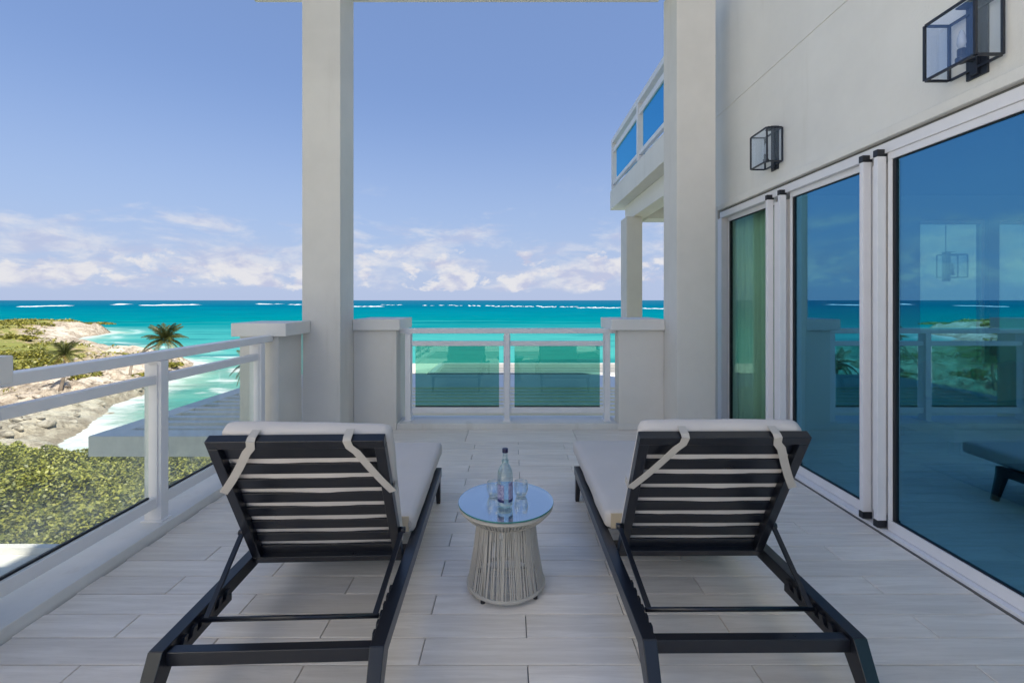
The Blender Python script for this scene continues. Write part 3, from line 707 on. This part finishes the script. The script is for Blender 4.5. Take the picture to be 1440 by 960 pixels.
# room behind the doors
def room():
    mw = paint('dark_stained_wood', (.03, .022, .017), .4, .2, 20, .2)
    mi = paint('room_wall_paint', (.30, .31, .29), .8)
    mf = paint('room_floor_tile', (.50, .42, .34), .35, .08, 4, .05)
    tag(MB().box(2.61, 8.0, -2.5, 5.35, -.3, -.001).build('room_floor', mf), kind='structure')
    # end wall with two tall windows
    b = MB(); y0, y1 = 5.351, 5.5
    b.box(2.625, 4.69, y0, y1, 0, 2.7); b.box(4.69, 8, y0, y1, 2.42, 2.7); b.box(5.48, 5.6, y0, y1, 0, 2.42); b.box(6.5, 8, y0, y1, 0, 2.42); b.box(4.69, 5.48, y0, y1, 0, .08); b.box(5.6, 6.5, y0, y1, 0, .08)
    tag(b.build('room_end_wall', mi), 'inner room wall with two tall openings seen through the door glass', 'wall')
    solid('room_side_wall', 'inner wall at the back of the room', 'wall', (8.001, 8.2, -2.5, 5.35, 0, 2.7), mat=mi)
    solid('room_rear_wall', 'unseen inner wall with a wide opening added to let sunlight into the room', 'wall', (2.63, 3.3, -2.8, -2.501, 0, 2.7), (7.6, 8.2, -2.8, -2.501, 0, 2.7), (3.3, 7.6, -2.8, -2.501, 2.4, 2.7), mat=mi)  # opening added out of view so the sun brightens the room
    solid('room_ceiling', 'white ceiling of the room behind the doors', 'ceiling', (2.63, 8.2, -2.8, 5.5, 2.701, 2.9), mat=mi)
    solid('window_canopy', 'thin white canopy outside the room windows', 'canopy', (4.4, 6.9, 5.501, 6.7, 2.76, 2.9), mat=m_wall)
    solid('side_balcony_floor', 'pale balcony floor outside the room window', 'floor', (2.7, 9.5, 5.77, 6.99, -.3, -.01), mat=m_ledge)
    solid('side_parapet', 'low white parapet outside the room windows', 'low wall', (3.6, 9.4, 6.8, 6.98, -.009, 1.06), mat=m_wall)
    so = thing('sofa', 'pale low sofa with loose cushions under the room window', 'sofa', (5.05, 4.88, .001))
    for x in (-.72, .72):
        for y in (-.32, .32): MB().box(x-.03, x+.03, y-.03, y+.03, 0, .12).build('leg', mw, so)
    MB().box(-.78, .78, -.38, .38, .121, .24).build('base', m_fabric, so, .01)
    link('seat_cushion', cushion_mesh(1.5, .68, .17, 5), so, loc=(0, -.03, .33))
    link('backrest', cushion_mesh(1.5, .17, .40, 6), so, loc=(0, .30, .60))
    for k, (x, a) in enumerate(((-.45, 14), (.18, -12), (.52, 8))):
        o = link('throw_cushion', cushion_mesh(.42, .13, .40, 7+k), so, loc=(x, .12, .62)); o.rotation_euler = (R(-18), R(a), R(a))
    wn = thing('room_window', 'pair of tall clear windows in the inner end wall', 'window')
    for xa, xb in ((4.69, 5.48), (5.6, 6.5)):
        f = MB().box(xa, xa+.03, 5.40, 5.44, .081, 2.419).box(xb-.03, xb, 5.40, 5.44, .081, 2.419).box(xa+.03, xb-.03, 5.40, 5.44, .081, .12).box(xa+.03, xb-.03, 5.40, 5.44, 2.38, 2.419).build('frame', m_frame, wn)
        MB().box(xa+.03, xb-.03, 5.417, 5.423, .12, 2.38).build('pane', m_glass_plain, f)
    # curtain
    mc = fabric('white_curtain', (.72, .74, .70)); n = 260; V = []; F = []
    for i in range(n+1):
        y = 5.34-(5.34-4.15)*i/n; x = 2.60+.035*math.sin(i*.36)+.012*math.sin(i*.91+1)
        for j, z in enumerate((.03, .8, 1.6, 2.43)): V.append((x+.01*math.sin(i*.12+j), y, z))
    for i in range(n):
        for j in range(3): q = i*4+j; F.append((q, q+4, q+5, q+1))
    o = link('curtain', npmesh('curtain', V, F, mc, smooth=True)); s = o.modifiers.new('thick', 'SOLIDIFY'); s.thickness = .003
    tag(o, 'full-length pleated curtain behind the farthest door pane', 'curtain')
    # rug
    mr = fabric('slate_blue_rug', (.035, .05, .075))
    tag(MB().box(3.72, 6.6, 1.6, 4.25, .0, .014).build('rug', mr, None, .004), 'dark blue rug on the floor inside the door', 'rug')
    # armchair with dark slanted timber legs
    ch = thing('armchair', 'low armchair with white cushions and dark wooden frame inside the room', 'armchair', (4.35, 3.05, .015), R(-8))
    for s in (-1, 1):
        MB().bar((-.30, s*.36, .0), (-.02, s*.36, .40), .045, .075, up=(0,1,0)).build('leg', mw, ch, .004)
        MB().bar((.42, s*.36, .0), (.30, s*.36, .40), .045, .06, up=(0,1,0)).build('leg', mw, ch, .004)
        MB().bar((-.42, s*.36, .46), (.45, s*.36, .36), .05, .055).build('side_rail', mw, ch, .005)
        MB().bar((-.30, s*.36, .46), (-.30, s*.36, .62), .04, .045, up=(0,1,0)).bar((-.34, s*.36, .63), (.40, s*.36, .60), .06, .03).build('armrest', mw, ch, .004)
    MB().bar((-.36, -.36, .40), (-.36, .36, .40), .05, .05).build('front_rail', mw, ch, .004)
    cu = cushion_mesh(.72, .66, .15, 1); o = link('seat_cushion', cu, ch, loc=(.0, 0, .52)); o.rotation_euler = (0, R(5), 0); 
    o = link('back_cushion', cushion_mesh(.16, .66, .5, 2), ch, loc=(.38, 0, .78)); o.rotation_euler = (0, R(15), 0)

def cushion_mesh(lx, ly, lz, seed, rad=.028, mat=None, wr=.006):
    """soft box: rounded edges, slightly swollen faces, creases"""
    n = lambda l: max(3, int(l/.035))
    nx, ny, nz = n(lx), n(ly), max(3, int(lz/.02)); V = []; idx = {}; F = []
    def vid(i, j, k):
        if (i, j, k) in idx: return idx[(i, j, k)]
        p = Vector((lx*(i/nx-.5), ly*(j/ny-.5), lz*(k/nz-.5)))
        h = Vector((lx/2-rad, ly/2-rad, lz/2-rad)); c = Vector([max(-h[a], min(h[a], p[a])) for a in range(3)])
        d = p-c; q = c+(d.normalized()*rad if d.length > 1e-6 else d)
        sw = [1-(2*abs(q[a])/(lx, ly, lz)[a])**2 for a in range(3)]; th = min(range(3), key=lambda a: (lx, ly, lz)[a]); o2 = [a for a in range(3) if a != th]
        if abs(q[th]) > (lx, ly, lz)[th]*.3: q[th] += math.copysign(.010*math.sqrt(max(0, sw[o2[0]]*sw[o2[1]])), q[th])
        nn = noise.noise_vector(q*5+Vector((seed*7, 0, 0)))*wr+noise.noise_vector(q*17+Vector((seed*3, 9, 0)))*wr*.35
        V.append(tuple(q+nn)); idx[(i, j, k)] = len(V)-1; return len(V)-1
    def face(ax, val, na, nb, flip):
        for a in range(na):
            for b in range(nb):
                q = []
                for da, db in ((0,0),(1,0),(1,1),(0,1)):
                    t = [0,0,0]; o = [x for x in range(3) if x != ax]; t[ax] = val; t[o[0]] = a+da; t[o[1]] = b+db; q.append(vid(*t))
                F.append(tuple(q if not flip else q[::-1]))
    N = (nx, ny, nz)
    for ax in range(3):
        o = [x for x in range(3) if x != ax]
        face(ax, 0, N[o[0]], N[o[1]], ax != 1); face(ax, N[ax], N[o[0]], N[o[1]], ax == 1)
    me = npmesh('cushion', V, F, mat or m_fabric, smooth=True); return me
room()

# ------------------------------------------------------------------ wall lanterns
def make_lantern():
    """local: wall face is x=0, lamp projects to -x, length along y, origin at bottom centre"""
    root = thing('wall_lantern', 'x', 'wall lamp', (0,0,0), 0, 'black box lanterns on the walls')
    L, Dp, H, e = .28, .135, .30, .012; x0, x1 = -.022-Dp, -.022
    f = MB()
    for x in (x0, x1):
        for y in (-L/2, L/2): f.box(x-e/2, x+e/2, y-e/2, y+e/2, 0, H)
        for z in (0, H): f.box(x-e/2, x+e/2, -L/2+e/2, L/2-e/2, z-e/2, z+e/2)
    for y in (-L/2, L/2):
        for z in (0, H): f.box(x0+e/2, x1-e/2, y-e/2, y+e/2, z-e/2, z+e/2)
    f.build('frame', m_lant, root)
    bp = MB().box(-.014, 0, -.055, .055, -.045, H+.045).box(-.030, -.0142, -.02, .02, -.035, H+.035).box(-.07, -.0142, -.055, .055, H+.035, H+.045).build('back_plate', m_lant, root, .002)
    MB().box(x0-.001, x0+.001, -L/2+.006, L/2-.006, .006, H-.006).build('glass_pane', m_glass_lamp, root)
    for y in (-L/2, L/2): MB().box(x0+.006, x1-.006, y-.001, y+.001, .006, H-.006).build('glass_pane', m_glass_lamp, root)
    s = MB(); s.lathe([(0,.03),(.026,.03),(.026,.055),(.018,.06),(.018,.10),(0,.10)], x0+Dp/2, 0, 20); s.bar((x0+Dp/2, 0, .042), (-.02, 0, .042), .018, .012); s.build('socket', m_lant, root, smooth=False)
    mb = NT('frosted_bulb'); mb.bsdf((.7,.72,.75), .25, Alpha=.75)
    MB().lathe([(0,.101),(.012,.102),(.019,.13),(.017,.16),(.009,.19),(0,.205)], x0+Dp/2, 0, 16).build('bulb', mb.m, root, smooth=True)
    return root
l1 = make_lantern(); l1.location = (WX, 4.275, 2.735); l1['label'] = 'smaller-looking black box lantern on the wall above the door joint, farther along'
index_kids()
l2 = copy_tree(l1); l2.location = (WX, 2.415, 2.70); l2['label'] = 'large-looking black box lantern at the top right corner above the near door'
l3 = copy_tree(l1); l3.location = (5.82, 6.25, 1.80); l3.rotation_euler = (0, 0, R(90)); l3['label'] = 'box lantern hanging outside the room window, seen faintly through the door glass'
MB().box(-.004, .004, -.004, .004, .345, .962).build('hanging_rod', m_lant, l3)

# ------------------------------------------------------------------ neighbouring upper balcony
def balcony():
    root = thing('upper_balcony', 'upper balcony with blue reflecting glass panels beyond the right column', 'balcony')
    MB().box(2.1, 3.5, 6.2, 9.97, 3.42, 3.82).build('slab', m_upper, root, .01)
    MB().box(2.13, 3.5, 6.25, 9.94, 3.821, 3.84).build('floor', m_ledge, root)
    MB().box(2.32, 2.60, 6.2, 9.55, 3.10, 3.419).build('beam', m_upper, root, .006)
    MB().box(2.601, 3.5, 8.88, 9.35, 3.06, 3.419).build('cross_beam', m_upper, root, .006)
    MB().box(2.601, 3.5, 6.9, 7.2, 2.98, 3.419).build('cross_beam', m_upper, root, .006)
    MB().box(2.19, 2.49, 8.9, 9.37, -11, 3.099).build('column', m_wall, root, .006)
    X = 2.14
    rails = [(4.80, 4.90, .10, 'top_rail'), (4.60, 4.70, .06, 'middle_rail'), (3.93, 4.0, .06, 'bottom_rail')]
    for z0, z1, w, nm in rails: MB().box(X-w/2+.02, X+w/2+.02, 6.2, 9.92, z0, z1).build(nm, m_trim, root, .005)
    for z0, z1, w, nm in rails: MB().box(X+.08, 3.45, 9.85-w/2, 9.85+w/2, z0, z1).build(nm, m_trim, root, .005)
    for y in (9.85, 7.85, 6.35): MB().box(X-.035, X+.075, y-.035, y+.035, 3.84, 4.799).build('post', m_trim, root, .004)
    for a, b in ((7.93, 9.6), (6.43, 7.66)): MB().box(X+.015, X+.025, a, b, 4.001, 4.599).build('glass_pane', m_glass_blue, root)
    for a, b in ((2.4, 3.35),): MB().box(a, b, 9.845, 9.855, 4.001, 4.599).build('glass_pane', m_glass_blue, root)
balcony()

# ------------------------------------------------------------------ sun loungers
SKEW = 2.0
def make_lounger():
    """local: y=0 head end of frame (near the camera), +y toward the feet, x centred"""
    root = thing('sun_lounger', 'x', 'sun lounger', (0,0,0), 0, 'charcoal sun loungers facing the sea')
    HW = .41; rw = .052; rt = .27; LEN = 1.77
    for s in (-1, 1):
        MB().box(*sorted((s*(HW-rw), s*HW)), 0, LEN, rt-.062, rt).build('side_rail', m_dark, root, .003)
        x0, x1 = sorted((s*(HW-rw), s*HW))
        # head leg: raked toward the head end
        MB().hexa([(x0+.004, -.145, 0), (x1-.004, -.145, 0), (x1-.004, -.095, 0), (x0+.004, -.095, 0)],
                  [(x0, 0-.002, rt), (x1, 0-.002, rt), (x1, .065, rt-.063), (x0, .065, rt-.063)]).build('leg', m_dark, root, .003)
        MB().hexa([(x0+.012, LEN+.005, 0), (x1-.012, LEN+.005, 0), (x1-.012, LEN+.05, 0), (x0+.012, LEN+.05, 0)],
                  [(x0+.006, LEN-.06, rt-.063), (x1-.006, LEN-.06, rt-.063), (x1-.006, LEN, rt-.02), (x0+.006, LEN, rt-.02)]).build('leg', m_dark, root, .003)
        # toothed ratchet plate inside the rail
        r = MB(); xr0, xr1 = sorted((s*(HW-rw-.001), s*(HW-rw-.014)))
        r.box(xr0, xr1, .06, .40, rt-.075, rt-.045)
        for k in range(6): y = .08+k*.055; r.hexa([(xr0,y,rt-.045),(xr1,y,rt-.045),(xr1,y+.028,rt-.045),(xr0,y+.028,rt-.045)], [(xr0,y+.012,rt-.018),(xr1,y+.012,rt-.018),(xr1,y+.034,rt-.018),(xr0,y+.034,rt-.018)])
        r.build('ratchet', m_dark, root)
    MB().box(-HW+rw, HW-rw, .012, .052, rt-.063, rt-.014).build('crossbar', m_dark, root, .003)
    MB().box(-HW+rw, HW-rw, LEN-.045, LEN-.005, rt-.06, rt-.014).build('crossbar', m_dark, root, .003)
    MB().box(-HW+rw, HW-rw, .70, .74, rt-.06, rt-.02).build('crossbar', m_dark, root, .003)
    for k in range(8): y = .86+k*.112; MB().box(-HW+rw, HW-rw, y, y+.06, rt-.02, rt-.004).build('seat_slat', m_dark, root, .002)
    # backrest in its own plane: w across, t along (0 top .. 1 bottom), n toward the cushion
    T = Vector((0, .24, .945)); B = Vector((0, .63, .245)); d = (B-T); Lb = d.length; d.normalize(); nrm = Vector((0, -d.z, d.y)); nrm = nrm if nrm.z > 0 else -nrm
    BW = .355
    def P(x, t, n=0): return Vector((x, 0, 0))+T+d*(t*Lb)+nrm*n
    def slab(x0, x1, t0, t1, n0, n1):
        return MB().hexa([P(x0,t1,n0), P(x1,t1,n0), P(x1,t0,n0), P(x0,t0,n0)], [P(x0,t1,n1), P(x1,t1,n1), P(x1,t0,n1), P(x0,t0,n1)])
    br = slab(-BW, BW, -.0, .052, -.022, .018).build('backrest_frame', m_dark, root, .003)
    for s in (-1, 1): slab(*sorted((s*BW, s*(BW-.042))), .0523, .9477, -.022, .018).build('frame_bar', m_dark, br, .003)
    slab(-BW, BW, .948, 1.0, -.022, .018).build('frame_bar', m_dark, br, .003)
    for k in range(8):
        c = .117+k*.1143; slab(-BW+.043, BW-.043, c-.037, c+.037, .003, .013).build('slat', m_dark, br, .002)
    # support stays and rod
    yr, zr = .195, .248
    MB().tube([(-HW+rw+.015, yr, zr), (HW-rw-.015, yr, zr)], .0095, 10).build('support_rod', m_dark, root, smooth=True)
    for s in (-1, 1):
        a = P(s*(BW+.013), .745, -.0); b = Vector((s*(HW-rw-.03), yr, zr+.004))
        st = MB().bar(a, b, .011, .022, up=(1,0,0)).build('support_stay', m_dark, root, .002)
        MB().tube([a-Vector((s*.012, 0, 0)), a+Vector((s*.014, 0, 0))], .014, 12).build('pivot_bolt', m_dark, st, smooth=True)
        MB().tube([P(s*(BW-.01), .985, 0), P(s*(HW-rw-.001), .985, 0)], .012, 10).build('hinge_pin', m_dark, root, smooth=True)
    # cushions
    TH = .085; cl = Lb*.99
    me = cushion_mesh(.69, cl, TH, 1)
    bc = link('back_cushion', me, root); 
    M3 = Matrix((Vector((1,0,0)), d, Vector((1,0,0)).cross(d))).transposed(); nn = Vector((1,0,0)).cross(d)
    sg = 1 if nn.dot(nrm) > 0 else -1
    bc.matrix_local = Matrix.Translation(P(.012, .498, .0185+TH/2)) @ M3.to_4x4() @ Matrix.Rotation(R(SKEW), 4, 'Z')
    pip = MB()
    for side in (-1, 1):
        pip.tube([(-.335, -cl/2+.022, side*(TH/2-.012)), (.335, -cl/2+.022, side*(TH/2-.012))], .003, 6)
        for e in (-1, 1): pip.tube([(e*.338, -cl/2+.03, side*(TH/2-.010)), (e*.338, cl/2-.03, side*(TH/2-.010))], .003, 6)
    pip.build('piping', m_fabric, bc)
    me = cushion_mesh(.76, 1.27, .10, 4)
    sc = link('seat_cushion', me, root, loc=(.0, 1.435, rt+.052))
    zp = MB(); zp.box(-.35, .35, -.639, -.632, -.040, .040); zp.build('zip_band', m_band, sc, .002)
    MB().tube([(.355+.012*math.cos(a)*.6, -.641, .0+.018*math.sin(a)) for a in np.linspace(0, 2*math.pi, 13)[:-1]], .002, 6, closed=True).build('tie_loop', m_strap, sc)
    # corner straps
    for s, xt in ((-1, -.17), (1, .21)):
        w = .017; pts = []
        path = [(P(xt, -.012, .035), 1), (P(xt, -.014, -.010), 1), (P(xt, -.006, -.027), 1), (P(xt+s*.006, .035, -.0275), 1), (P(xt+s*.03, .07, -.0275), 1)]
        end = (BW+.006, .375) if s > 0 else (BW+.004, .37)
        a0 = (xt+s*.03, .07)
        for k in range(1, 7):
            q = k/6; sag = .012*math.sin(math.pi*q); path.append((P(a0[0]+(s*end[0]-a0[0])*q, a0[1]+(end[1]-a0[1])*q+sag, -.0275+.003*q), 1))
        path.append((P(s*(end[0]+.004), end[1]+.015, .0), 1)); path.append((P(s*(end[0]+.004), end[1]+.03, .045), 1))
        pv = [p for p, _ in path]; V = []
        for i, p in enumerate(pv):
            tg = (pv[min(i+1, len(pv)-1)]-pv[max(i-1, 0)]).normalized()
            up = nrm if 2 <= i < len(pv)-2 else (Vector((0,0,1)) if i < 2 else Vector((s,0,0)))
            if i < 2: sd_ = Vector((1,0,0))
            elif i >= len(pv)-2: sd_ = d.copy()
            else: sd_ = tg.cross(nrm).normalized()
            if i and sd_.dot(psd) < 0: sd_ = -sd_
            psd = sd_
            V += [p-sd_*w, p+sd_*w]
        b = MB()
        for i in range(len(pv)-1): b.quad([V[2*i], V[2*i+1], V[2*i+3], V[2*i+2]])
        o = b.build('strap', m_strap, root); md = o.modifiers.new('thick', 'SOLIDIFY'); md.thickness = .0016; md.offset = 0
    return root
lg1 = make_lounger(); lg1.location = (-.865, 1.645, 0); lg1.rotation_euler = (0, 0, R(2.0))
lg1['label'] = 'left sun lounger with raised slatted back, beside the glass railing'
index_kids()
lg2 = copy_tree(lg1)
for o in bpy.data.objects:
    if o.parent is lg2 and o.name.startswith('back_cushion'): o.rotation_euler = (o.rotation_euler.to_matrix() @ Matrix.Rotation(R(-SKEW), 3, 'Z')).to_euler()
lg2.location = (.884, 1.695, 0); lg2.rotation_euler = (0, 0, R(.4)); lg2['label'] = 'right sun lounger with raised slatted back, beside the sliding doors'

# ------------------------------------------------------------------ rope side table
TX, TY = -.032, 2.46
def side_table():
    root = thing('side_table', 'round rope side table with glass top between the two loungers', 'side table', (TX, TY, 0))
    r_top, z_top, r_w, z_w, r_b, z_b = .245, .425, .15, .352, .197, .03
    for r, z, nm, k in ((r_top-.008, z_top, 'rim_ring', .009), (r_w, z_w, 'waist_ring', .006), (r_b, z_b, 'base_ring', .010), (.128, z_top+.004, 'inner_ring', .006), (r_b-.05, .16, 'inner_hoop', .005)):
        MB().tube([(r*math.cos(a), r*math.sin(a), z) for a in np.linspace(0, 2*math.pi, 49)[:-1]], k, 8, closed=True).build(nm, m_cord, root, smooth=True)
    b = MB(); n = 84; rr = random.Random(4)
    for k in range(n):
        a = 2*math.pi*k/n+rr.uniform(-.012, .012); a2 = a+rr.uniform(-.05, .05); c = lambda r, q, z: (r*math.cos(q), r*math.sin(q), z)
        b.tube([c(r_top, a, z_top-.002), c(r_top-.035, a, z_top-.040), c(r_w+.004, a, z_w)], .0032, 5)
        b.tube([c(r_top-.012, a, z_top+.006), c(.13, a, z_top+.006)], .0026, 5)
    b.build('top_cords', m_cord, root).__setitem__('kind', 'stuff')
    b = MB(); n = 124
    for k in range(n):
        a = 2*math.pi*k/n+rr.uniform(-.02, .02); a2 = a+rr.uniform(-.05, .05); c = lambda r, q, z: (r*math.cos(q), r*math.sin(q), z)
        b.tube([c(r_w-.002, a, z_w+.02), c(r_w+.002, a, z_w-.01), c(.168, (a+a2)/2, .2), c(r_b, a2, z_b)], .0034, 5)
    b.build('base_cords', m_cord, root).__setitem__('kind', 'stuff')
    for k in range(4):
        a = R(45+90*k+8); MB().tube([(r_w*math.cos(a)*.95, r_w*math.sin(a)*.95, z_top-.06), ((r_b-.012)*math.cos(a), (r_b-.012)*math.sin(a), .03)], .007, 8).build('frame_leg', m_cord, root, smooth=True)
        MB().lathe([(0,0),(.012,0),(.012,.022),(0,.022)], (r_b-.01)*math.cos(a), (r_b-.01)*math.sin(a), 12).build('foot', m_black, root)
    te = NT('green_glass_edge'); te.bsdf((.03, .20, .17), .2)
    MB().lathe([(0,.4405),(.2495,.4405),(.2495,.4475),(0,.4475)], 0, 0, 64).build('glass_top', m_glass_top, root)
    MB().lathe([(.2497,.4408),(.2507,.4415),(.2507,.4465),(.2497,.4472)], 0, 0, 64).build('glass_edge', te.m, root, smooth=True)
side_table()
ZT = .448
def label_mat():
    t = NT('printed_bottle_label'); p = t.pos(); sp = t.n('SeparateXYZ'); t.L.new(p, sp.inputs[0])
    n = t.noise(p, 70, 4, .7); n2 = t.noise(t.pos((1, 1, 3)), 110, 2)
    c = t.mix(t.sm(n, .42, .58), (.36, .36, .52), (.16, .15, .32)); c = t.mix(t.math('MULTIPLY', t.sm(n2, .58, .66), .7), c, (.6, .62, .72))
    c = t.mix(t.sm(sp.outputs[2], .052, .044), c, (.008, .012, .10)); t.bsdf(c, .4); return t.m
def bottle():
    root = thing('water_bottle', 'clear glass water bottle with dark blue cap on the side table', 'bottle', (TX-.003, 2.378, ZT), 0)
    prof = [(0,.004),(.030,.003),(.0385,.010),(.0388,.03),(.0388,.165),(.036,.185),(.026,.207),(.0165,.222),(.0145,.235),(.013,.262),(.0135,.280)]
    MB().lathe(prof, 0, 0, 40).build('glass_body', m_bottle, root, smooth=True)
    mc = metal('navy_cap', (.006, .006, .05), .35)
    MB().lathe([(0,.297),(.0135,.297),(.0145,.295),(.0145,.276),(.0138,.276)], 0, 0, 24).build('cap', mc, root, smooth=False)
    MB().lathe([(.0175,.222),(.0180,.224),(.0180,.238),(.0160,.240)], 0, 0, 24).build('neck_band', m_bottle, root, smooth=True)
    lm = label_mat()
    for a0, a1, z1 in ((R(175), R(262), .122), (R(296), R(368), .134)):
        MB().lathe([(.0393,.034),(.0393,z1)], 0, 0, 16, a0=a0, a1=a1).build('label', lm, root, smooth=True)
    mw = NT('bottle_base_highlight_glass'); mw.bsdf((.75, .78, .80), .15, Alpha=.55)
    MB().lathe([(0,.012),(.028,.010),(.036,.014),(.034,.022),(0,.026)], 0, 0, 24).build('thick_base', mw.m, root, smooth=True)
bottle()
def tumbler(x, y, label):
    root = thing('tumbler', label, 'drinking glass', (x, y, ZT), 0, 'clear tumblers behind the bottle')
    MB().lathe([(0,.002),(.022,.002),(.030,.010),(.038,.035),(.038,.055),(.035,.080),(.0342,.080),(.037,.055),(.0355,.035),(.027,.014),(0,.012)], 0, 0, 36).build('bowl', m_glass_ware, root, smooth=True)
    mw = bpy.data.materials.get('glass_foot') or NT('glass_foot').m
    if not mw.node_tree.nodes.get('Principled BSDF'):
        t = mw.node_tree; b = t.nodes.new('ShaderNodeBsdfPrincipled'); b.inputs['Base Color'].default_value = (.75,.78,.82,1); b.inputs['Roughness'].default_value = .15; b.inputs['Alpha'].default_value = .5
        t.links.new(b.outputs[0], [n for n in t.nodes if n.type == 'OUTPUT_MATERIAL'][0].inputs[0])
    MB().lathe([(0,.0015),(.024,.0015),(.028,.008),(.02,.012),(0,.0115)], 0, 0, 24).build('foot', mw, root, smooth=True)
tumbler(-.098, 2.50, 'clear tumbler left of the water bottle, partly hidden by it')
tumbler(.048, 2.505, 'clear tumbler right of the water bottle')
